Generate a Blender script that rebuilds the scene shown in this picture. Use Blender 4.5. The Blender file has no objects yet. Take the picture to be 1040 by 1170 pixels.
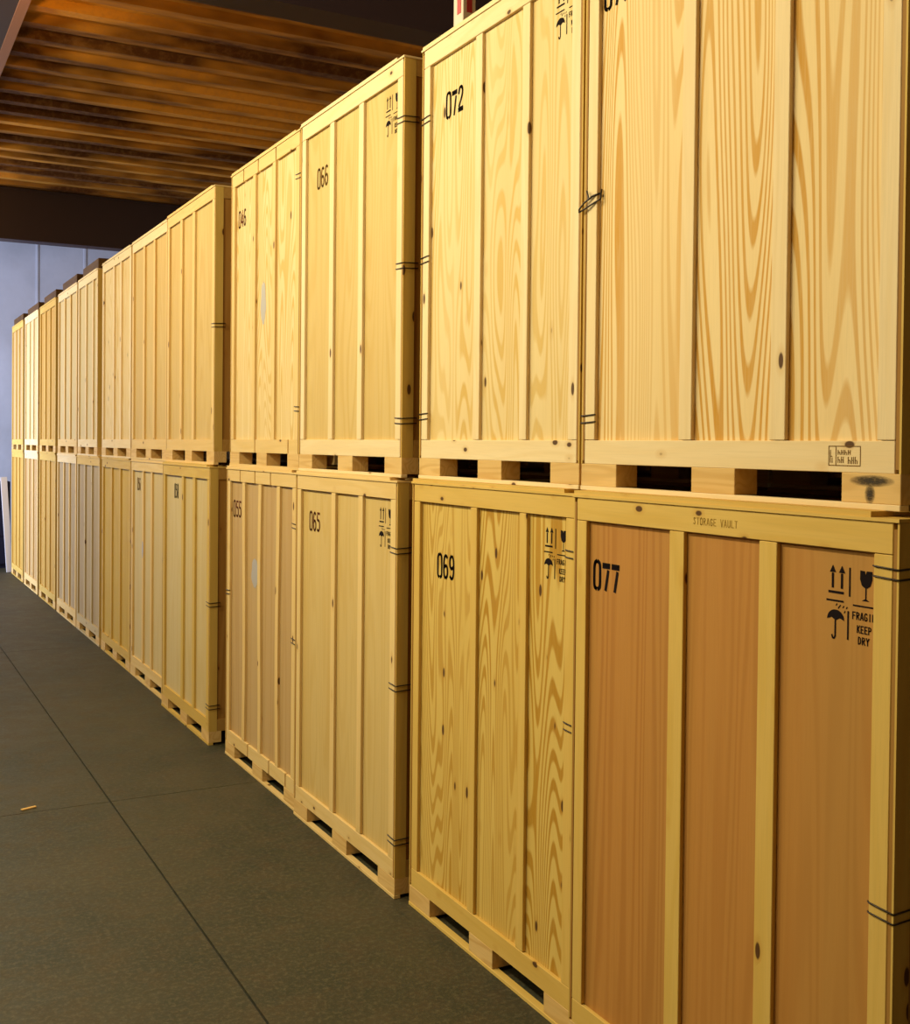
import bpy, bmesh, math, random
from mathutils import Vector, Matrix
random.seed(7)
S = bpy.context.scene
COL = S.collection
NT = {}

# ------------------------------------------------------------------ helpers
def link(name, bm, mat, parent=None, smooth=False):
    me = bpy.data.meshes.new(name)
    bmesh.ops.recalc_face_normals(bm, faces=bm.faces)
    bm.to_mesh(me); bm.free()
    if smooth:
        for p in me.polygons: p.use_smooth = True
    me.materials.append(mat)
    o = bpy.data.objects.new(name, me)
    COL.objects.link(o)
    if parent is not None: o.parent = parent
    return o

def box(bm, x0, x1, y0, y1, z0, z1, bev=0.0):
    vs = [bm.verts.new(p) for p in ((x0,y0,z0),(x1,y0,z0),(x1,y1,z0),(x0,y1,z0),(x0,y0,z1),(x1,y0,z1),(x1,y1,z1),(x0,y1,z1))]
    fs = [bm.faces.new([vs[i] for i in q]) for q in ((0,3,2,1),(4,5,6,7),(0,1,5,4),(1,2,6,5),(2,3,7,6),(3,0,4,7))]
    if bev > 0:
        es = list({e for f in fs for e in f.edges})
        bmesh.ops.bevel(bm, geom=es, offset=bev, segments=1, affect='EDGES', profile=0.7)
    return bm

def bx(*a, bev=0.0):
    return box(bmesh.new(), *a, bev=bev)

def warped_board(x0, x1, y0, y1, z0, z1, amp, ph, n=14):
    """a vertical board that bows sideways along its length"""
    bm = bmesh.new(); rows = []
    for i in range(n+1):
        t = i/n; z = z0+(z1-z0)*t
        d = amp*math.sin(math.pi*t*1.6+ph)
        rows.append([bm.verts.new(p) for p in ((x0+d,y0,z),(x1+d,y0,z),(x1+d,y1,z),(x0+d,y1,z))])
    for a, b in zip(rows, rows[1:]):
        for k in range(4):
            bm.faces.new((a[k], a[(k+1)%4], b[(k+1)%4], b[k]))
    bm.faces.new(rows[0][::-1]); bm.faces.new(rows[-1])
    return bm

def tube(bm, pts, r, seg=6):
    rings = []
    for i, p in enumerate(pts):
        p = Vector(p)
        d = (Vector(pts[min(i+1, len(pts)-1)]) - Vector(pts[max(i-1, 0)])).normalized()
        u = d.orthogonal().normalized(); v = d.cross(u)
        if rings:
            # keep frame close to the last one
            u = (lastu - d*lastu.dot(d)).normalized(); v = d.cross(u)
        lastu = u
        rings.append([bm.verts.new(p + r*(u*math.cos(2*math.pi*k/seg)+v*math.sin(2*math.pi*k/seg))) for k in range(seg)])
    for a, b in zip(rings, rings[1:]):
        for k in range(seg):
            bm.faces.new((a[k], a[(k+1)%seg], b[(k+1)%seg], b[k]))
    bm.faces.new(rings[0][::-1]); bm.faces.new(rings[-1])

def tag(o, label=None, cat=None, group=None, kind=None):
    if label: o['label'] = label
    if cat: o['category'] = cat
    if group: o['group'] = group
    if kind: o['kind'] = kind
    return o

def empty(name, loc, rz=0.0):
    o = bpy.data.objects.new(name, None); COL.objects.link(o)
    o.empty_display_size = 0.2
    o.location = loc; o.rotation_euler = (0, 0, rz)
    return o

# ------------------------------------------------------------------ materials
def new_mat(name):
    m = bpy.data.materials.new(name); m.use_nodes = True
    nt = m.node_tree; nt.nodes.clear()
    out = nt.nodes.new('ShaderNodeOutputMaterial'); b = nt.nodes.new('ShaderNodeBsdfPrincipled')
    nt.links.new(b.outputs[0], out.inputs[0])
    return m, nt, b

def plain(name, col, rough=0.6, metal=0.0, spec=0.5):
    m, nt, b = new_mat(name)
    b.inputs['Specular IOR Level'].default_value = spec
    b.inputs['Base Color'].default_value = (*col, 1)
    b.inputs['Roughness'].default_value = rough
    b.inputs['Metallic'].default_value = metal
    return m

def mixc(nt, fac, a, b, mode='MIX'):
    n = nt.nodes.new('ShaderNodeMix'); n.data_type = 'RGBA'; n.blend_type = mode
    n.clamp_factor = True
    if isinstance(fac, (int, float)): n.inputs[0].default_value = fac
    else: nt.links.new(fac, n.inputs[0])
    for i, v in ((6, a), (7, b)):
        if isinstance(v, tuple): n.inputs[i].default_value = (*v, 1)
        else: nt.links.new(v, n.inputs[i])
    return n.outputs[2]

def math_(nt, op, a, b=None, clamp=False):
    n = nt.nodes.new('ShaderNodeMath'); n.operation = op; n.use_clamp = clamp
    for i, v in ((0, a), (1, b)):
        if v is None: continue
        if isinstance(v, (int, float)): n.inputs[i].default_value = v
        else: nt.links.new(v, n.inputs[i])
    return n.outputs[0]

def maprange(nt, v, a, b, c=0.0, d=1.0):
    n = nt.nodes.new('ShaderNodeMapRange'); n.clamp = True
    nt.links.new(v, n.inputs[0])
    for i, q in enumerate((a, b, c, d)): n.inputs[i+1].default_value = q
    return n.outputs[0]

def noise(nt, vec, scale, detail=2, rough=0.5, dist=0.0):
    n = nt.nodes.new('ShaderNodeTexNoise'); n.inputs['Scale'].default_value = scale
    n.inputs['Detail'].default_value = detail; n.inputs['Roughness'].default_value = rough
    n.inputs['Distortion'].default_value = dist
    nt.links.new(vec, n.inputs['Vector'])
    return n.outputs['Fac']

def vmath(nt, op, a, b):
    n = nt.nodes.new('ShaderNodeVectorMath'); n.operation = op
    nt.links.new(a, n.inputs[0])
    if isinstance(b, tuple): n.inputs[1].default_value = b
    else: nt.links.new(b, n.inputs[1])
    return n.outputs[0]

def wood(name, base, late, axis='z', rings=55, width=4.0, contrast=0.8, knots=0.0, blot=0.12, blotcol=None, stretch=0.09, rough=0.7, line=(0.35, 0.95)):
    """procedural timber: growth lines along `axis`, fine fibre, knots"""
    m, nt, b = new_mat(name)
    tc = nt.nodes.new('ShaderNodeTexCoord'); oi = nt.nodes.new('ShaderNodeObjectInfo')
    off = nt.nodes.new('ShaderNodeCombineXYZ')
    nt.links.new(math_(nt, 'MULTIPLY', oi.outputs['Random'], 37.0), off.inputs[0])
    nt.links.new(math_(nt, 'MULTIPLY', oi.outputs['Random'], 91.0), off.inputs[1])
    nt.links.new(math_(nt, 'MULTIPLY', oi.outputs['Random'], 53.0), off.inputs[2])
    P = vmath(nt, 'ADD', tc.outputs['Object'], off.outputs[0])
    st = {'z': (1, 1, stretch), 'x': (stretch, 1, 1), 'y': (1, stretch, 1)}[axis]
    Pg = vmath(nt, 'MULTIPLY', P, st)
    n1 = noise(nt, Pg, width, 1.0, 0.4)
    s = math_(nt, 'SINE', math_(nt, 'MULTIPLY', n1, float(rings)*2))
    lines = maprange(nt, s, line[0]*2-1, line[1]*2-1)
    # strength of the growth lines comes and goes over the sheet
    mask = maprange(nt, noise(nt, Pg, width*0.8, 1.0), 0.35, 0.60, 0.45, 1.0)
    lines = math_(nt, 'MULTIPLY', lines, mask)
    stf = {'z': (1, 1, 0.03), 'x': (0.03, 1, 1), 'y': (1, 0.03, 1)}[axis]
    fib = noise(nt, vmath(nt, 'MULTIPLY', P, stf), 170, 3, 0.6)
    c = mixc(nt, math_(nt, 'MULTIPLY', lines, contrast), base, late)
    dk = tuple(x*0.80 for x in base)
    c = mixc(nt, maprange(nt, fib, 0.45, 0.75, 0.0, 0.45), c, dk)
    bl = maprange(nt, noise(nt, Pg, 3.2, 3, 0.55), 0.4, 0.75, 0.0, blot*4)
    c = mixc(nt, bl, c, blotcol or tuple(x*y for x, y in zip(base, (0.86, 0.74, 0.5))))
    # board to board tint
    r2 = math_(nt, 'FRACT', math_(nt, 'MULTIPLY', oi.outputs['Random'], 17.3))
    c = mixc(nt, math_(nt, 'MULTIPLY', r2, 0.22), c, tuple(x*y for x, y in zip(base, (0.86, 0.76, 0.58))))
    if knots > 0:
        kst = {'z': (16, 16, 6.5), 'x': (9, 16, 16), 'y': (16, 6.5, 16)}[axis]
        v = nt.nodes.new('ShaderNodeTexVoronoi'); v.inputs['Scale'].default_value = 1.0
        nt.links.new(vmath(nt, 'MULTIPLY', P, kst), v.inputs['Vector'])
        sep = nt.nodes.new('ShaderNodeSeparateColor'); nt.links.new(v.outputs['Color'], sep.inputs[0])
        on = math_(nt, 'GREATER_THAN', sep.outputs[0], 1.0-knots)
        halo = math_(nt, 'MULTIPLY', maprange(nt, v.outputs['Distance'], 0.12, 0.40, 0.45, 0.0), on)
        core = math_(nt, 'MULTIPLY', maprange(nt, v.outputs['Distance'], 0.15, 0.20, 0.94, 0.0), on)
        c = mixc(nt, halo, c, tuple(x*y for x, y in zip(base, (0.7, 0.48, 0.22))))
        c = mixc(nt, core, c, (0.07, 0.025, 0.008))
    nt.links.new(c, b.inputs['Base Color'])
    b.inputs['Roughness'].default_value = rough
    b.inputs['Specular IOR Level'].default_value = 0.15
    bp = nt.nodes.new('ShaderNodeBump'); bp.inputs['Strength'].default_value = 0.12; bp.inputs['Distance'].default_value = 0.002
    nt.links.new(fib, bp.inputs['Height']); nt.links.new(bp.outputs[0], b.inputs['Normal'])
    return m

PLY = {
 'pale':   wood('pine_plywood_pale', (0.80, 0.60, 0.31), (0.53, 0.235, 0.008), rings=95, width=3.6, contrast=1.0, line=(0.5, 0.8), stretch=0.075),
 'cream':  wood('pine_plywood_cream', (0.74, 0.56, 0.28), (0.58, 0.34, 0.06), rings=70, width=4.5, contrast=0.85, knots=0.05, line=(0.5, 0.85)),
 'fine':   wood('birch_plywood_fine', (0.62, 0.435, 0.165), (0.51, 0.30, 0.06), rings=36, width=5, contrast=0.45, blot=0.12),
 'yellow': wood('pine_plywood_yellow', (0.66, 0.45, 0.12), (0.40, 0.18, 0.006), rings=110, width=4.2, contrast=0.95, knots=0.14, line=(0.45, 0.8), stretch=0.085),
 'gold':   wood('pine_plywood_gold', (0.58, 0.38, 0.07), (0.46, 0.25, 0.03), rings=26, width=5, contrast=0.45),
 'lauan':  wood('lauan_plywood_brown', (0.49, 0.225, 0.052), (0.34, 0.125, 0.022), rings=24, width=8, contrast=0.6, blot=0.22, blotcol=(0.42, 0.23, 0.06), stretch=0.035),
 'rosy':   wood('lauan_plywood_rosy', (0.52, 0.34, 0.15), (0.42, 0.24, 0.08), rings=18, width=6, contrast=0.5, stretch=0.03),
 'grey':   wood('plywood_grey', (0.47, 0.34, 0.17), (0.33, 0.21, 0.09), rings=20, width=8, contrast=0.7, blot=0.2, blotcol=(0.31, 0.21, 0.12), stretch=0.04),
 'light':  wood('plywood_light', (0.62, 0.48, 0.24), (0.54, 0.37, 0.13), rings=18, width=6, contrast=0.4),
 'ochre':  wood('plywood_ochre', (0.54, 0.32, 0.07), (0.40, 0.20, 0.03), rings=20, width=7, contrast=0.6, stretch=0.04),
}
def frame_pair(key, base, late, kn=0.16):
    return (wood('frame_pine_%s_upright' % key, base, late, 'z', rings=14, width=9, contrast=0.35, knots=kn, blot=0.05),
            wood('frame_pine_%s_rail' % key, base, late, 'x', rings=16, width=9, contrast=0.35, knots=kn, blot=0.08))
FRM = {
 'white':  frame_pair('white', (0.80, 0.62, 0.36), (0.70, 0.49, 0.22)),
 'pine':   frame_pair('pine', (0.74, 0.52, 0.22), (0.64, 0.40, 0.11)),
 'yellow': frame_pair('yellow', (0.67, 0.44, 0.115), (0.56, 0.33, 0.05)),
 'gold':   frame_pair('gold', (0.62, 0.41, 0.10), (0.5, 0.28, 0.05)),
 'grey':   frame_pair('grey', (0.54, 0.42, 0.23), (0.42, 0.30, 0.13), 0.25),
}
SIDE_SHADED = wood('side_plywood_shaded', (0.36, 0.18, 0.040), (0.26, 0.11, 0.015), rings=26, width=5, contrast=0.6, knots=0.10)  # side shade put into the colour, darker than the front sheets
SIDEF_SHADED = frame_pair('side', (0.42, 0.235, 0.060), (0.32, 0.15, 0.03), 0.2)  # frame pine with the side shade put into its colour
BLOCK = wood('skid_block_pine', (0.70, 0.46, 0.18), (0.52, 0.28, 0.07), 'x', rings=30, width=9, contrast=0.6, blot=0.1)
INK = plain('black_stencil_ink', (0.010, 0.005, 0.005), 0.9, spec=0.1)
INKG = plain('faded_stencil_ink', (0.17, 0.085, 0.02), 0.9, spec=0.1)
INKF = plain('worn_stamp_ink', (0.36, 0.21, 0.04), 0.9, spec=0.1)
INKR = plain('red_brown_stencil_ink', (0.12, 0.03, 0.012), 0.9, spec=0.1)
WIRE = plain('dark_steel_wire', (0.05, 0.035, 0.025), 0.45, 0.7)
LABEL_GLARE = plain('label_and_glare_white', (0.40, 0.35, 0.30), 0.5)  # for torn labels and one painted glare streak

# ------------------------------------------------------------------ stencil lettering (stroke font in a 1 x 2 box)
G = {
 '0': [[(.45,2),(.12,1.85),(.08,1.3),(.08,.6),(.1,.12),(.42,0)],[(.58,0),(.9,.12),(.92,.6),(.92,1.3),(.88,1.85),(.55,2)]],
 '7': [[(0,1.8),(1,1.8)],[(0,1.68),(1,1.68)],[(.78,1.42),(.42,0)]],
 '2': [[(.1,1.45),(.25,1.9),(.7,1.95),(.9,1.6),(.75,1.15),(.15,.45)],[(.02,.15),(.98,.15)],[(.02,.28),(.98,.28)]],
 '6': [[(.85,1.75),(.5,2),(.12,1.7),(.1,.35),(.42,0)],[(.55,0),(.9,.3),(.9,.85),(.55,1.15),(.25,.95)]],
 '9': [[(.15,.25),(.5,0),(.88,.3),(.9,1.65),(.58,2)],[(.45,2),(.1,1.7),(.1,1.15),(.45,.85),(.75,1.05)]],
 '5': [[(.1,1.9),(.95,1.9)],[(.12,1.7),(.12,1.15)],[(.25,1.15),(.7,1.2),(.92,.85),(.9,.3),(.5,0),(.08,.2)]],
 '4': [[(.6,2),(.05,.6)],[(.05,.55),(1,.55)],[(.75,1.4),(.75,0)]],
 '3': [[(.1,1.8),(.5,2),(.88,1.7),(.8,1.2),(.45,1.05)],[(.45,.95),(.88,.8),(.9,.3),(.5,0),(.08,.2)]],
 '8': [[(.5,2),(.12,1.7),(.2,1.15),(.5,1.05),(.88,.7),(.8,.2),(.5,0)],[(.5,2),(.88,1.7),(.8,1.2),(.5,1.05),(.12,.7),(.2,.2),(.5,0)]],
 'F': [[(.1,0),(.1,2)],[(.25,1.9),(.95,1.9)],[(.25,1.05),(.8,1.05)]],
 'R': [[(.1,0),(.1,2)],[(.25,1.9),(.8,1.8),(.85,1.25),(.3,1.0)],[(.45,.9),(.95,0)]],
 'A': [[(.05,0),(.45,2)],[(.55,2),(.95,0)],[(.3,.6),(.7,.6)]],
 'G': [[(.9,1.6),(.6,2),(.15,1.7),(.1,.4),(.4,0)],[(.55,0),(.9,.3),(.9,.9),(.55,.9)]],
 'I': [[(.5,0),(.5,2)]],
 'L': [[(.12,2),(.12,.1),(.95,.1)]],
 'E': [[(.1,0),(.1,2)],[(.25,1.9),(.95,1.9)],[(.25,1.0),(.8,1.0)],[(.25,.1),(.95,.1)]],
 'K': [[(.1,0),(.1,2)],[(.9,2),(.25,1.0)],[(.35,1.0),(.95,0)]],
 'P': [[(.1,0),(.1,2)],[(.25,1.9),(.85,1.8),(.85,1.1),(.25,.95)]],
 'D': [[(.1,0),(.1,2)],[(.25,1.95),(.8,1.7),(.85,.4),(.25,.05)]],
 'Y': [[(.05,2),(.5,1.0)],[(.95,2),(.5,1.0)],[(.5,.9),(.5,0)]],
 'S': [[(.9,1.6),(.5,2),(.1,1.6),(.85,.6),(.5,0),(.1,.35)]],
 'T': [[(0,1.9),(1,1.9)],[(.5,1.75),(.5,0)]],
 'O': [[(.5,2),(.12,1.7),(.1,.3),(.42,0)],[(.56,0),(.9,.3),(.9,1.7),(.5,2)]],
 'V': [[(.05,2),(.5,0),(.95,2)]],
 'U': [[(.1,2),(.1,.4),(.45,0)],[(.55,0),(.9,.4),(.9,2)]],
 'H': [[(.1,0),(.1,2)],[(.9,0),(.9,2)],[(.1,1),(.9,1)]],
}
T_INK = 0.0005
def soften(pl, n=2):
    """round the corners of a stroke"""
    if len(pl) < 4: return pl
    for _ in range(n):
        q = [pl[0]]
        for (x0, y0), (x1, y1) in zip(pl, pl[1:]):
            q += [(x0*.75+x1*.25, y0*.75+y1*.25), (x0*.25+x1*.75, y0*.25+y1*.75)]
        pl = q+[pl[-1]]
    return pl
for _k in G: G[_k] = [soften(p) for p in G[_k]]
def stroke(bm, pts, w, y):
    """a painted stroke as a thin film with square ends"""
    for (x0, z0), (x1, z1) in zip(pts, pts[1:]):
        d = Vector((x1-x0, 0, z1-z0)); L = d.length
        if L < 1e-7: continue
        d /= L; n = Vector((-d.z, 0, d.x))*w/2; e = d*w*0.12
        a = Vector((x0, y, z0))-e; b = Vector((x1, y, z1))+e
        q = [a-n, b-n, b+n, a+n]
        f = [bm.verts.new(v) for v in q]; k = [bm.verts.new(v+Vector((0, T_INK, 0))) for v in q]
        bm.faces.new(f); bm.faces.new(k[::-1])
        for i in range(4): bm.faces.new((f[i], f[(i+1)%4], k[(i+1)%4], k[i]))

def poly(bm, pts, y):
    f = [bm.verts.new((x, y, z)) for x, z in pts]; k = [bm.verts.new((x, y+T_INK, z)) for x, z in pts]
    bm.faces.new(f); bm.faces.new(k[::-1])
    n = len(pts)
    for i in range(n): bm.faces.new((f[i], f[(i+1)%n], k[(i+1)%n], k[i]))

def letters(bm, s, x, z, w, h, gap, th, y):
    for ch in s:
        for pl in G.get(ch, []):
            stroke(bm, [(x+px*w, z+pz*h/2) for px, pz in pl], th, y)
        x += w+gap
    return bm

def symbols(bm, x, ztop, y, k=1.0, words=True):
    """this-way-up arrows, glass, umbrella, FRAGILE / KEEP / DRY; x,ztop = upper left corner"""
    sx, sz = 0.18/490*k, 0.222/840*k
    X = lambda v: x+(v-115)*sx
    Z = lambda v: ztop-(v-142)*sz
    for cx in (178, 272):
        poly(bm, [(X(cx), Z(142)), (X(cx-32), Z(222)), (X(cx+32), Z(222))], y)
        stroke(bm, [(X(cx), Z(232)), (X(cx), Z(392))], 22*sx, y)
    stroke(bm, [(X(137), Z(441)), (X(290), Z(441))], 28*sz, y)
    stroke(bm, [(X(116), Z(535)), (X(290), Z(535))], 20*sz, y)
    stroke(bm, [(X(352), Z(155)), (X(352), Z(465))], 15*sx, y)
    stroke(bm, [(X(340), Z(630)), (X(340), Z(940))], 15*sx, y)
    for (a, b) in ((215, 572), (250, 580), (238, 602), (285, 588), (300, 640), (320, 592)):
        stroke(bm, [(X(a), Z(b+16)), (X(a+10), Z(b-6))], 8*sx, y)
    # umbrella
    pts = [(X(212+88*math.cos(t)), Z(745-112*math.sin(t))) for t in [math.pi*i/14 for i in range(15)]]
    for a in (170, 212, 255): pts.append((X(a), Z(722 if a != 212 else 752)))
    poly(bm, pts, y)
    stroke(bm, [(X(210), Z(752)), (X(210), Z(925)), (X(200), Z(950)), (X(184), Z(950)), (X(176), Z(915))], 15*sx, y)
    # cracked wine glass
    poly(bm, [(X(456), Z(165)), (X(500), Z(170)), (X(507), Z(215)), (X(520), Z(168)), (X(574), Z(168)), (X(574), Z(260)), (X(556), Z(325)), (X(528), Z(352)), (X(500), Z(352)), (X(472), Z(325)), (X(455), Z(260))], y)
    stroke(bm, [(X(513), Z(352)), (X(513), Z(470))], 11*sx, y)
    poly(bm, [(X(475), Z(492)), (X(513), Z(464)), (X(548), Z(492))], y)
    stroke(bm, [(X(388), Z(553)), (X(585), Z(553))], 17*sz, y)
    if words:
        letters(bm, 'FRAGILE', X(384), Z(704), 30*sx, 82*sz, 9*sx, 9*sx, y)
        letters(bm, 'KEEP', X(432), Z(846), 28*sx, 82*sz, 9*sx, 9*sx, y)
        letters(bm, 'DRY', X(444), Z(968), 30*sx, 82*sz, 9*sx, 9*sx, y)

# ------------------------------------------------------------------ storage crate
H = 2.21; DEP = 2.13; TH = 0.018
ST = 0.065; EDGE = 0.022
def crate(YL, YR, X0, z0, ply, frm, label, battens=(0.63, 1.045), bw=0.072, number=None, nink=INK, npos=(0.115, 1.835),
          sym=True, symink=INK, clipsL=(), clipsR=(), rail_seams=(), seamsb=(), warp=0.0, railtext=None, box_stamp=False, group=None,
          near=False, stile_w=ST, frame_top=None, label_glare=None, loose=None, slat=None, nsize=(0.046, 0.108), spos=(0.275, 2.045)):
    W = YL-YR
    r = empty('storage_crate', (X0, YL, z0), -math.pi/2)
    tag(r, label, 'crate', group)
    fu, fr = FRM[frm]; pm = PLY[ply]
    if frame_top: fr_t = FRM[frame_top][1]
    else: fr_t = fr
    bev = 0.0018 if near else 0.0
    zb0, zb1 = 0.105, 0.198        # bottom rail
    zt0, zt1 = 2.095, 2.183        # top rail
    # skid
    deck = link('skid', bx(0.004, W-0.004, TH+0.001, DEP, 0.1055, 0.117), pm, r)
    deck.location.z = 0
    blocks = [(0, 0.235), (0.5*W-0.11, 0.5*W+0.11), (W-0.215, W)]
    for (b0, b1) in ((0.0, 0.10), (DEP/2-0.05, DEP/2+0.05), (DEP-0.10, DEP)):
        for (a0, a1) in blocks:
            link('block', bx(a0, a1, b0, b1, 0.018, 0.105, bev=bev), BLOCK, deck)
        link('runner_board', bx(-0.001, W+0.001, b0-0.003 if b0 < 1.5 else b0+0.065, b1 if b0 else 0.034, 0.0, 0.018, bev=bev), fr, deck)
    # walls of the box
    fp = link('front_panel', bx(EDGE, W-EDGE, TH, TH+0.012, 0.117, 2.165), pm, r)
    link('side_panel', bx(W-EDGE+0.003, W-EDGE+0.015, 0.0, DEP, 0.117, 2.165), SIDE_SHADED, r)
    link('side_panel', bx(EDGE-0.015, EDGE-0.003, 0.0, DEP, 0.117, 2.165), SIDE_SHADED, r)
    link('back_panel', bx(EDGE, W-EDGE, DEP-0.012, DEP, 0.117, 2.165), SIDE_SHADED, r)
    # front frame
    def rail(nm, za, zb, seams, mat):
        cuts = [EDGE]+list(seams)+[W-EDGE]
        for i in range(len(cuts)-1):
            a = cuts[i]+(0.011 if i else 0); b = cuts[i+1]-(0.011 if i < len(cuts)-2 else 0)
            link(nm, bx(a, b, 0, TH, za, zb, bev=bev), mat, r)
    rail('top_rail', zt0, zt1, rail_seams, fr_t)
    rail('bottom_rail', zb0, zb1, seamsb, fr)
    g = 0.002
    for a in (EDGE, W-EDGE-stile_w):
        link('corner_stile', bx(a, a+stile_w, 0, TH, zb1+g, zt0-g, bev=bev), fu, r)
    for i, a in enumerate(battens):
        if warp: bm = warped_board(a, a+bw, 0.001, TH, zb1+g, zt0-g, warp, i*1.3)
        else: bm = bx(a, a+bw, 0.001, TH, zb1+g, zt0-g, bev=bev)
        link('batten', bm, fu, r)
    # side frames (edge of each shows on the front corner)
    for (a0, a1) in ((W-EDGE+0.015, W+0.0), (0.0, EDGE-0.015+0.0)):
        if a1 < a0: a0, a1 = a1, a0
        if a1-a0 < 0.006: a1 = a0+0.007
        link('side_stile', bx(a0, a1, 0.0, 0.065, zb0, zt1), FRM['gold'][0], r)  # gold pine throughout, to put side shade into the colour
        link('side_stile', bx(a0, a1, DEP-0.065, DEP, zb0, zt1), SIDEF_SHADED[0], r)
        link('side_rail', bx(a0, a1, 0.067, DEP-0.067, zt0, zt1), SIDEF_SHADED[1], r)
        link('side_rail', bx(a0, a1, 0.067, DEP-0.067, zb0, zb1), SIDEF_SHADED[1], r)
    # lid
    lid = link('lid', bx(-0.003, W+0.003, -0.006, DEP, 2.184, 2.194), fr_t, r)
    link('lid_cleat', bx(0.0, W-0.10, 0.0, 0.09, 2.194, 2.21), fr_t, lid)
    link('lid_cleat', bx(0.0, W-0.10, DEP-0.09, DEP, 2.194, 2.21), SIDEF_SHADED[1], lid)
    link('lid_cleat', bx(0.0, W-0.10, DEP/2-0.05, DEP/2+0.05, 2.194, 2.21), SIDEF_SHADED[1], lid)
    yf = TH-0.0006          # face of the panel
    if number:
        bm = bmesh.new()
        letters(bm, number, npos[0], npos[1], nsize[0], nsize[1], 0.013, 0.0155, yf-T_INK)
        link('stencil_number', bm, nink, fp)
    if sym:
        bm = bmesh.new()
        symbols(bm, W-spos[0], spos[1], yf-T_INK)
        link('handling_symbols', bm, symink, fp)
    if railtext:
        x = 0.52*W-0.1
        for word in railtext.split():
            bm = bmesh.new()
            letters(bm, word, x, 2.124, 0.0125, 0.024, 0.0045, 0.0028, -T_INK-0.0003)
            link('stamped_word', bm, INKF, r)
            x += 0.017*(len(word)+1)
    if box_stamp:
        bm = bmesh.new(); a0, a1, c0, c1 = W-0.265, W-0.145, 0.125, 0.182; y = -T_INK-0.0003
        for q in ([(a0,c0),(a1,c0)],[(a0,c1),(a1,c1)],[(a0,c0),(a0,c1)],[(a1,c0),(a1,c1)],[(a0+.028,c0),(a0+.028,c1)]):
            stroke(bm, q, 0.0026, y)
        for (xx, zz, n, hh) in ((a0+.006, c0+.008, 1, .038), (a0+.036, c0+.032, 4, .014), (a0+.036, c0+.008, 2, .018), (a0+.075, c0+.006, 3, .020)):
            for i in range(n):
                stroke(bm, [(xx+i*.013, zz), (xx+i*.013, zz+hh)], 0.0026, y)
                stroke(bm, [(xx+i*.013, zz+hh*.5), (xx+i*.013+.007, zz+hh*.5)], 0.0024, y)
                stroke(bm, [(xx+i*.013+.007, zz), (xx+i*.013+.007, zz+hh*(.4+.6*(i%2)))], 0.0024, y)
        link('treatment_stamp', bm, INKG, r)
    # wire corner clips: a closed loop of wire folded round the corner
    def clip(side, z, dz=0.028, droop=0.004):
        bm = bmesh.new(); rr = 0.0028
        if side == 'R':
            a_in = W-EDGE-stile_w-0.004; c = W; s = 1
        else:
            a_in = EDGE+stile_w+0.004; c = 0.0; s = -1
        o = 0.0035
        def path(zz, b):
            return [(a_in, -o+0.006, zz), (a_in+s*0.008, -o, zz), (c+s*(o-0.004), -o, zz-droop), (c+s*o, -o+0.004, zz-droop), (c+s*o, 0.085, zz)]
        p1 = path(z+dz/2, 0); p2 = path(z-dz/2, 0)
        tube(bm, p1+p2[::-1], rr)
        link('wire_clip', bm, WIRE, r, smooth=True)
    for z in clipsR: clip('R', z)
    for z in clipsL: clip('L', z)
    if loose:
        bm = bmesh.new(); z = loose
        tube(bm, [(0.10, 0.006, z+.035), (0.07, -.006, z+.03), (0.02, -.012, z+.012), (-0.012, -.016, z-.01), (-0.012, -.016, z-.022), (0.03, -.012, z-.012), (0.085, -.004, z+.004), (0.104, .004, z+.012), (0.104, .01, z+.05)], 0.0040)
        tube(bm, [(0.035, -.012, z+.055), (0.045, -.01, z+.02), (0.07, -.006, z+.03)], 0.0040)
        link('bent_wire_clip', bm, WIRE, r, smooth=True)
    if label_glare:
        a, z, w, h, yy = label_glare
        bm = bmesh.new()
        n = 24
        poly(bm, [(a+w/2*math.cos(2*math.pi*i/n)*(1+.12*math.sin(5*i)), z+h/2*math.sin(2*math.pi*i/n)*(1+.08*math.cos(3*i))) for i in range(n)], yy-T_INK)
        s = link('label_glare_patch', bm, LABEL_GLARE, r)
        s['label'] = 'whitish patch for torn labels and painted glare'
    return r

C3 = (2.05, 1.12, 0.22)
GL = None
def scuff_mat():
    m, nt, b = new_mat('black_rubber_scuff')
    b.inputs['Base Color'].default_value = (0.05, 0.035, 0.02, 1); b.inputs['Roughness'].default_value = 0.9
    tc = nt.nodes.new('ShaderNodeTexCoord')
    v = vmath(nt, 'MULTIPLY', vmath(nt, 'SUBTRACT', tc.outputs['Generated'], (0.5, 0.5, 0.5)), (2.0, 0.0, 2.0))
    ln = nt.nodes.new('ShaderNodeVectorMath'); ln.operation = 'LENGTH'; nt.links.new(v, ln.inputs[0])
    fall = maprange(nt, ln.outputs['Value'], 0.25, 1.0, 1.0, 0.0)
    n = maprange(nt, noise(nt, vmath(nt, 'MULTIPLY', tc.outputs['Object'], (1, 1, 3)), 60, 4, 0.7), 0.3, 0.6, 0.35, 1.0)
    nt.links.new(math_(nt, 'MULTIPLY', math_(nt, 'MULTIPLY', fall, n), 0.85), b.inputs['Alpha'])
    return m
SCUFF = scuff_mat()
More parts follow.
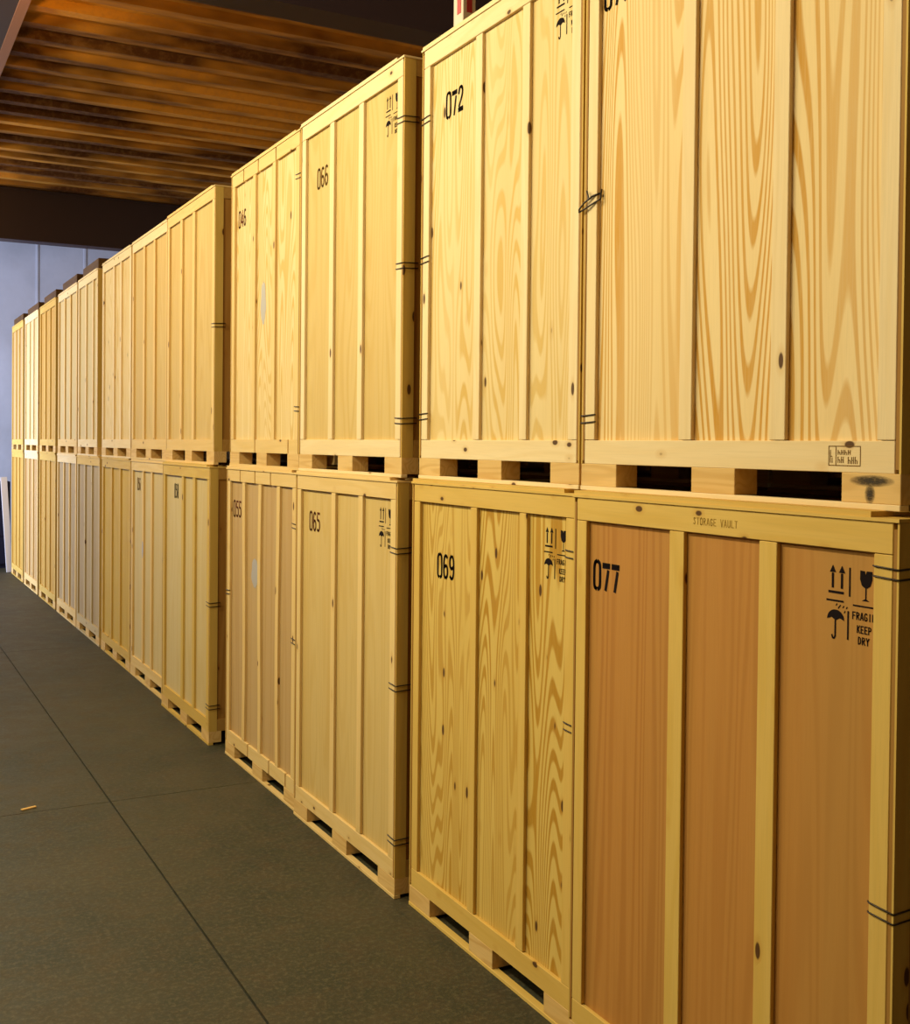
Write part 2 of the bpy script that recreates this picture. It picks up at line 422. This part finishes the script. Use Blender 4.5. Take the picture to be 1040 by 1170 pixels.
# ---- bottom row, from the near end of the row to the far end
crate(3.727, 2.150, -0.01, 0, 'lauan', 'yellow', 'bottom-row crate 077 with red-brown panels behind bright pine battens', number='077', battens=(0.592, 1.035), bw=0.078,
      clipsR=(2.045, 1.10), railtext='STORAGE VAULT', near=True)
crate(5.255, 3.745, 0.022, 0, 'yellow', 'yellow', 'bottom-row crate 069 with bold yellow wavy grain beside crate 077', number='069', battens=(0.62, 1.06), bw=0.06,
      clipsR=(1.95, 1.25), near=True, npos=(0.255, 1.73), nsize=(0.05, 0.115))
crate(6.875, 5.345, -0.02, 0, 'fine', 'pine', 'bottom-row crate 065 with plain golden plywood, under crate 066', number='065', battens=(0.60, 1.005), bw=0.062,
      clipsR=(1.83, 1.11, 0.30), near=True, npos=(0.20, 1.845), nink=INKR, nsize=(0.05, 0.115))
crate(8.462, 6.915, 0.0, 0, 'rosy', 'pine', 'bottom-row crate with bowed battens, pinkish panels and a bluish label patch', number='055', nink=INKR, npos=(0.12, 1.83), nsize=(0.055, 0.12),
      battens=(0.40, 0.76, 1.14), bw=0.06, sym=False, clipsL=(1.25,), clipsR=(1.85, 1.1), rail_seams=(0.33, 0.68, 1.02), seamsb=(0.55, 1.02, 1.36), warp=0.012, near=True,
      label_glare=(0.64, 1.45, 0.15, 0.21, TH-0.0006))
crate(10.275, 8.735, -0.052, 0, 'light', 'gold', 'bottom-row crate with cream panels and gold battens beside the open dark gap', number='058', npos=(0.36, 1.90), nsize=(0.036, 0.12), sym=False,
      battens=(0.66, 1.02), bw=0.07, clipsR=(1.11, 0.3))
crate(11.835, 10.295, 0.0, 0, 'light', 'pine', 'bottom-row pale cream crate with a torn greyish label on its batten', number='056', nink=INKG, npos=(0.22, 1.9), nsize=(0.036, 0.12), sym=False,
      battens=(0.50, 0.86), bw=0.06, label_glare=(0.53, 1.32, 0.056, 0.17, 0.0008))
crate(13.385, 11.855, 0.0, 0, 'gold', 'gold', 'bottom-row deep golden-yellow crate between a cream one and a greyish one', battens=(0.5, 0.95), sym=False)
crate(15.015, 13.50, 0.0, 0, 'grey', 'grey', 'bottom-row grey-purple weathered crate just beyond the deep golden-yellow crate', battens=(0.5, 0.95), sym=False, frame_top='yellow')
crate(16.60, 15.06, 0.0, 0, 'grey', 'pine', 'bottom-row weathered crate with a bare whitish plank, beyond the grey-purple crate', battens=(0.5, 0.95), sym=False, frame_top='white')
crate(18.30, 16.74, 0.0, 0, 'ochre', 'gold', 'bottom-row ochre crate, third from the far end of the row', battens=(0.5, 0.95), sym=False)
crate(20.02, 18.46, 0.0, 0, 'rosy', 'pine', 'bottom-row tan crate, second from the far end of the row', battens=(0.5, 0.95), sym=False, frame_top='white')
crate(21.72, 20.16, 0.0, 0, 'ochre', 'gold', 'bottom-row amber crate at the far end beside the leaning white plank', battens=(0.5, 0.95), sym=False)
# ---- top row
near_top = crate(3.768, 2.200, 0.05, H, 'pale', 'white', 'top-row crate at the near end with bold orange grain, above crate 077', number='076', npos=(0.10, 1.875), battens=(0.60, 1.05), bw=0.068,
      clipsL=(0.285,), near=True, box_stamp=True, loose=1.13, nsize=(0.046, 0.108))
for (a, z, w_, h_) in ((1.465, 0.083, 0.17, 0.036), (1.46, 0.045, 0.04, 0.06)):
    bm = bmesh.new(); poly(bm, [(a+w_/2*math.cos(t*math.pi/12), z+h_/2*math.sin(t*math.pi/12)) for t in range(24)], -T_INK-0.0003)
    o = link('scuff_mark', bm, SCUFF, near_top)
crate(5.25, 3.790, 0.055, H, 'cream', 'white', 'top-row crate 072 with soft cream grain above crate 069', number='072', npos=(0.235, 1.79), battens=(0.565, 0.985), bw=0.06,
      clipsL=(1.83, 1.12, 0.32), near=True, nsize=(0.05, 0.125), spos=(0.235, 2.085))
crate(6.885, 5.345, 0.0, H, 'fine', 'white', 'top-row crate 066 with plain smooth panels above crate 065', number='066', nink=INKG, npos=(0.25, 1.75), battens=(0.495, 0.935), bw=0.066,
      clipsR=(1.87, 1.11, 0.30), near=True, nsize=(0.05, 0.12))
crate(8.42, 6.915, 0.01, H, 'cream', 'pine', 'top-row crate with a cut-up top rail and a painted white glare streak in its middle panel', number='046', nink=INKR, npos=(0.13, 1.78), nsize=(0.05, 0.12), sym=False,
      battens=(0.52, 0.95), bw=0.06, clipsR=(1.9, 0.4), rail_seams=(0.30, 0.64, 1.02), seamsb=(0.60, 1.30), label_glare=(0.72, 1.16, 0.11, 0.30, TH-0.0006))  # whitish patch in the middle panel is painted glare
crate(10.29, 8.745, -0.02, H, 'fine', 'pine', 'top-row crate with orange-tan panels beside the dark gap, above the cream and gold crate', battens=(0.46, 0.86), bw=0.075, sym=False, frame_top='pine', clipsR=(1.1,))
crate(11.835, 10.31, 0.0, H, 'fine', 'pine', 'top-row tan crate above the bottom-row crate with the torn greyish label', battens=(0.5, 0.93), sym=False, frame_top='white')
crate(13.40, 11.855, 0.0, H, 'cream', 'white', 'top-row pale cream crate above the deep golden-yellow bottom crate', battens=(0.6, 0.97), sym=False)
crate(14.98, 13.66, 0.0, H, 'light', 'white', 'top-row pale crate above the grey-purple weathered crate, dark gap on its near side', battens=(0.5, 0.95), sym=False)
crate(16.56, 15.03, 0.0, H, 'light', 'pine', 'top-row beige crate, fifth from the far end of the row', battens=(0.5, 0.95), sym=False, frame_top='white')
crate(18.30, 16.76, 0.0, H, 'ochre', 'gold', 'top-row strong amber-yellow crate above the ochre bottom-row crate', battens=(0.5, 0.95), sym=False)
crate(20.02, 18.46, 0.0, H, 'light', 'white', 'top-row almost white crate, second from the far end of the row', battens=(0.5, 0.95), sym=False)
crate(21.72, 20.20, 0.0, H, 'rosy', 'gold', 'top-row narrow-looking tan crate at the far end against the blue wall', battens=(0.5, 0.95), sym=False)

# ------------------------------------------------------------------ things on top of the crates
BRN = wood('old_brown_timber', (0.10, 0.05, 0.014), (0.05, 0.024, 0.008), 'y', rings=20, width=6, contrast=0.6)
TOP = 2*H
for (y0, y1, lab) in ((13.75, 14.75, 'brown timber on top of the pale crate above the grey-purple crate'),
                      (15.2, 16.3, 'brown timber on top of the beige top-row crate'),
                      (16.9, 18.0, 'brown timber on top of the amber-yellow top-row crate'),
                      (18.6, 19.8, 'brown timber on top of the almost white top-row crate'),
                      (20.4, 21.6, 'brown timber on top of the far-end top-row crate')):
    bm = bmesh.new(); box(bm, 0.0, 0.36, -(y1-y0)/2, (y1-y0)/2, 0, 0.12, bev=0.006)
    o = link('timber_bearer', bm, BRN)
    o.location = (0.02, (y0+y1)/2, TOP)
    tag(o, lab, 'timber', 'timber bearers on the far crates')
# carton on crate 072
CARD = plain('white_carton_board', (0.62, 0.50, 0.38), 0.7); RED = plain('red_print', (0.42, 0.02, 0.02), 0.6)
ct = empty('carton', (0.10, 5.00, TOP), -math.pi/2)
tag(ct, 'tall narrow whitish carton with a red stripe standing on top of crate 072', 'box')
link('body', bx(0.0, 0.10, 0.0, 0.07, 0, 0.60, bev=0.003), CARD, ct)
link('red_stripe', bx(0.0994, 0.1012, 0.02, 0.05, 0.08, 0.57), RED, ct)
link('red_stripe', bx(0.040, 0.080, -0.0012, 0.0006, 0.08, 0.57), RED, ct)
link('flap', bx(0.003, 0.097, 0.003, 0.067, 0.60, 0.606), CARD, ct)

# ------------------------------------------------------------------ far end bits
WHITE = plain('white_painted_board', (0.62, 0.60, 0.66), 0.5)
o = link('leaning_plank', bx(-0.055, 0.055, -0.02, 0.02, 0, 1.72, bev=0.003), WHITE)
o.location = (-0.02, 21.79, 0.009); o.rotation_euler = (0, math.radians(-3.6), 0)
tag(o, 'white plank leaning beside the far end of the crate row', 'plank')
NAVY = plain('dark_navy_steel', (0.012, 0.012, 0.03), 0.4)
cb = empty('steel_cabinet', (-0.64, 22.6, 0))
tag(cb, 'dark navy steel cabinet against the blue wall at the left edge', 'cabinet')
link('body', bx(-0.5, 0.72, 0.0, 0.5, 0.05, 1.62, bev=0.01), NAVY, cb)
for z0 in (0.08, 0.60, 1.12):
    d = link('drawer', bx(-0.47, 0.69, -0.02, 0.0, z0, z0+0.48, bev=0.006), NAVY, cb)
    link('handle', bx(0.05, 0.20, -0.045, -0.02, z0+0.38, z0+0.40, bev=0.004), WIRE, d)
link('plinth', bx(-0.46, 0.68, 0.03, 0.47, 0.0, 0.05), NAVY, cb)
o = link('wood_scrap', bx(-0.05, 0.05, -0.012, 0.012, 0, 0.008, bev=0.002), BLOCK)
o.location = (-1.52, 7.73, 0.001); o.rotation_euler = (0, 0, 0.35)
tag(o, 'small tan sliver of wood lying on the concrete floor', 'debris')

# ------------------------------------------------------------------ the building
def floor_mat():
    m, nt, b = new_mat('stained_concrete')
    tc = nt.nodes.new('ShaderNodeTexCoord'); P = tc.outputs['Object']
    n1 = noise(nt, P, 1.1, 5, 0.65, 0.4); n2 = noise(nt, P, 5.0, 6, 0.8); n3 = noise(nt, P, 38.0, 4, 0.85)
    c = mixc(nt, maprange(nt, n1, 0.35, 0.7), (0.046, 0.040, 0.020), (0.020, 0.024, 0.014))
    c = mixc(nt, maprange(nt, n2, 0.45, 0.75, 0, 0.7), c, (0.075, 0.042, 0.014))
    c = mixc(nt, maprange(nt, n3, 0.48, 0.7, 0, 0.9), c, (0.10, 0.085, 0.045))
    v = nt.nodes.new('ShaderNodeTexVoronoi'); v.inputs['Scale'].default_value = 1.7
    nt.links.new(vmath(nt, 'MULTIPLY', P, (1.0, 0.8, 1)), v.inputs['Vector'])
    c = mixc(nt, maprange(nt, v.outputs['Distance'], 0.0, 0.05, 0.7, 0.0), c, (0.02, 0.02, 0.022))
    nt.links.new(c, b.inputs['Base Color'])
    nt.links.new(maprange(nt, n2, 0.3, 0.7, 0.5, 0.75), b.inputs['Roughness'])
    b.inputs['Specular IOR Level'].default_value = 0.3
    bp = nt.nodes.new('ShaderNodeBump'); bp.inputs['Strength'].default_value = 0.25; bp.inputs['Distance'].default_value = 0.004
    nt.links.new(n3, bp.inputs['Height']); nt.links.new(bp.outputs[0], b.inputs['Normal'])
    return m
FL = floor_mat()
XL, XR, YN, YF, ZC = -7.0, 3.0, -4.0, 24.0, 6.42
# floor slabs with real saw-cut joints between them
bm = bmesh.new(); jw = 0.007
xs = [XL, -6.97, -1.02, XR]; ys = [YN, 1.70, 7.65, 13.60, 19.55, YF]
for i in range(1, len(xs)-1):
    for j in range(len(ys)-1):
        box(bm, xs[i]+jw*0.8, xs[i+1]-jw*0.8, ys[j]+jw*0.45, ys[j+1]-jw*0.45, -0.10, 0.0)
tag(link('floor', bm, FL), kind='structure')
tag(link('trim_1', bx(XL, XR, YN, YF, -0.2, -0.012), plain('joint_dirt', (0.012, 0.011, 0.009), 0.9)), kind='structure')

def wall_mat(name, col, amt=0.12, period=None):
    m, nt, b = new_mat(name)
    tc = nt.nodes.new('ShaderNodeTexCoord'); P = tc.outputs['Object']
    n1 = noise(nt, P, 0.9, 4, 0.6); n2 = noise(nt, P, 14, 3, 0.6)
    c = mixc(nt, maprange(nt, n1, 0.35, 0.7, 0, 1), col, tuple(x*(1-amt*2) for x in col))
    c = mixc(nt, maprange(nt, n2, 0.5, 0.8, 0, 0.4), c, tuple(x*(1-amt) for x in col))
    nt.links.new(c, b.inputs['Base Color']); b.inputs['Roughness'].default_value = 0.6
    return m
WALLF = wall_mat('pale_blue_grey_metal_wall', (0.50, 0.52, 0.62))
WALLS = wall_mat('grey_side_wall', (0.34, 0.28, 0.20))
# far wall of ribbed metal sheeting
bm = bmesh.new(); box(bm, XL, XR, YF, YF+0.2, 0, ZC)
for i in range(11):
    x = XL+0.35+i*0.92
    box(bm, x, x+0.05, YF-0.012, YF, 0.0, ZC, bev=0.004)
tag(link('wall_far', bm, WALLF), kind='structure')
tag(link('wall_right', bx(XR, XR+0.2, YN, YF, 0, ZC), WALLS), kind='structure')
tag(link('wall_near', bx(XL, XR, YN-0.2, YN, 0, ZC), WALLS), kind='structure')
# left wall with an unseen opening, added near the far end for the cool light
bm = bmesh.new()
box(bm, XL-0.2, XL, YN, 18.5, 0, ZC); box(bm, XL-0.2, XL, 23.0, YF, 0, ZC); box(bm, XL-0.2, XL, 18.5, 23.0, 4.2, ZC)
tag(link('wall_left', bm, WALLS), kind='structure')

def ceil_mat():
    m, nt, b = new_mat('mottled_orange_roof_deck')
    tc = nt.nodes.new('ShaderNodeTexCoord'); P = tc.outputs['Object']
    n1 = noise(nt, vmath(nt, 'MULTIPLY', P, (0.3, 1.0, 1)), 0.9, 4, 0.65); n2 = noise(nt, P, 12, 3, 0.7)
    c = mixc(nt, maprange(nt, n1, 0.42, 0.56), (0.62, 0.28, 0.035), (0.085, 0.030, 0.006))  # bright orange to dark brown, in patches stretched across the hall
    c = mixc(nt, maprange(nt, n2, 0.45, 0.8, 0, 0.5), c, (0.30, 0.15, 0.05))
    nt.links.new(c, b.inputs['Base Color']); b.inputs['Roughness'].default_value = 0.75
    b.inputs['Specular IOR Level'].default_value = 0.15
    return m
CM = ceil_mat()
# corrugated deck: trapezoidal ribs running across the hall
bm = bmesh.new(); y = YN; prof = []
per = 0.46
while y < YF:
    prof += [(y, ZC), (y+0.20, ZC), (y+0.26, ZC-0.07), (y+0.40, ZC-0.07)]
    y += per
prof.append((YF, ZC))
a = [bm.verts.new((XL, yy, zz)) for yy, zz in prof]; b_ = [bm.verts.new((XR, yy, zz)) for yy, zz in prof]
a2 = [bm.verts.new((XL, yy, zz+0.04)) for yy, zz in prof]; b2 = [bm.verts.new((XR, yy, zz+0.04)) for yy, zz in prof]
for i in range(len(prof)-1):
    bm.faces.new((a[i], b_[i], b_[i+1], a[i+1])); bm.faces.new((a2[i], a2[i+1], b2[i+1], b2[i]))
    bm.faces.new((a[i], a[i+1], a2[i+1], a2[i])); bm.faces.new((b_[i], b2[i], b2[i+1], b_[i+1]))
tag(link('ceiling', bm, CM), kind='structure')
GIR = plain('dark_plum_painted_girder', (0.030, 0.014, 0.020), 0.6)
def ibeam_x(y, z0, w=0.30):
    bm = bmesh.new()
    box(bm, XL, XR, y-w/2, y+w/2, z0, z0+0.03); box(bm, XL, XR, y-w/2, y+w/2, ZC-0.10, ZC-0.07)
    box(bm, XL, XR, y-w/2+0.02, y-w/2+0.05, z0+0.03, ZC-0.10)
    return bm
tag(link('trim_2', ibeam_x(7.95, 5.54), GIR), kind='structure')
tag(link('trim_3', ibeam_x(19.15, 5.54), GIR), kind='structure')
EDGEM = plain('tan_steel_angle', (0.30, 0.13, 0.07), 0.5)
bm = bmesh.new(); box(bm, -1.22, -1.13, 8.28, 18.99, ZC-0.13, ZC-0.07)
tag(link('trim_4', bm, EDGEM), kind='structure')
bm = bmesh.new(); box(bm, -2.0, -1.221, 8.28, 18.99, ZC-0.12, ZC-0.07)
tag(link('trim_5', bm, GIR), kind='structure')

# ------------------------------------------------------------------ lights
def area(name, loc, size, power, col, rot, sy=None):
    l = bpy.data.lights.new(name, 'AREA'); l.energy = power; l.color = col
    l.shape = 'RECTANGLE'; l.size = size; l.size_y = sy or size
    o = bpy.data.objects.new(name, l); COL.objects.link(o); o.location = loc
    o.rotation_euler = rot
    return o
def point(name, loc, power, col, r=0.15):
    l = bpy.data.lights.new(name, 'POINT'); l.energy = power; l.color = col; l.shadow_soft_size = r
    o = bpy.data.objects.new(name, l); COL.objects.link(o); o.location = loc
    return o
WARM = (1.0, 0.92, 0.60)
def aim(loc, tgt): return (Vector(tgt)-Vector(loc)).to_track_quat('-Z', 'Y').to_euler()
for y, pw in ((4.9, 190), (7.2, 250), (11.0, 230), (15.5, 200), (19.5, 120)):
    L = (-4.0, y, 5.7)
    area('hall_lamp', L, 0.7, pw, WARM, aim(L, (0, y-(2.0 if y > 5 else 1.9), 2.8)), 0.4)
for y, pw, x in ((9.7, 105, -2.0), (17.6, 70, -2.4)):
    point('sodium_lamp', (x, y, 5.72), pw, (1.0, 0.50, 0.10), 0.12)
L = (-5.2, 3.5, 4.4)
area('low_fill_light', L, 0.9, 105, WARM, aim(L, (0, 2.9, 1.0)), 0.6)  # added fill without a fixture, lifts the lower near crates
L = (-4.2, -2.6, 5.6)
area('near_fill_light', L, 0.9, 38, (1.0, 0.58, 0.16), aim(L, (0.5, 3.0, 2.4)), 0.6)  # added amber fill behind the camera, browns the crate sides
L = (XL+0.3, 20.7, 2.4)
area('far_wall_fill_light', L, 3.6, 1700, (0.64, 0.75, 1.0), aim(L, (-0.5, 24.0, 3.2)), 3.4)  # added cool light in the made-up opening, brightens the far wall

w = bpy.data.worlds.new('World'); S.world = w; w.use_nodes = True
bg = w.node_tree.nodes['Background']; bg.inputs[0].default_value = (0.5, 0.62, 0.9, 1); bg.inputs[1].default_value = 0.3

# ------------------------------------------------------------------ camera
f, pitch, roll, yaw, d, hc = 1294.0, 0.0169585, 0.0095612, 0.4891408, 2.529044, 2.3857390
F = Vector((math.sin(yaw)*math.cos(pitch), math.cos(yaw)*math.cos(pitch), -math.sin(pitch)))
R = Vector((math.cos(yaw), -math.sin(yaw), 0)); U = R.cross(F)
R2 = math.cos(roll)*R+math.sin(roll)*U; U2 = R2.cross(F)
cam = bpy.data.cameras.new('camera'); co = bpy.data.objects.new('camera', cam); COL.objects.link(co)
co.matrix_world = Matrix(((R2.x, U2.x, -F.x, -d), (R2.y, U2.y, -F.y, 0), (R2.z, U2.z, -F.z, hc), (0, 0, 0, 1)))
cam.sensor_fit = 'VERTICAL'; cam.sensor_height = 36.0; cam.lens = 36.0*f/1170
cam.shift_x = 0.0; cam.shift_y = -55.0/1170
cam.clip_end = 200
S.camera = co
S.view_settings.view_transform = 'Standard'; S.view_settings.look = 'None'
S.view_settings.exposure = -0.40; S.view_settings.gamma = 1.0
S.view_settings.use_curve_mapping = False
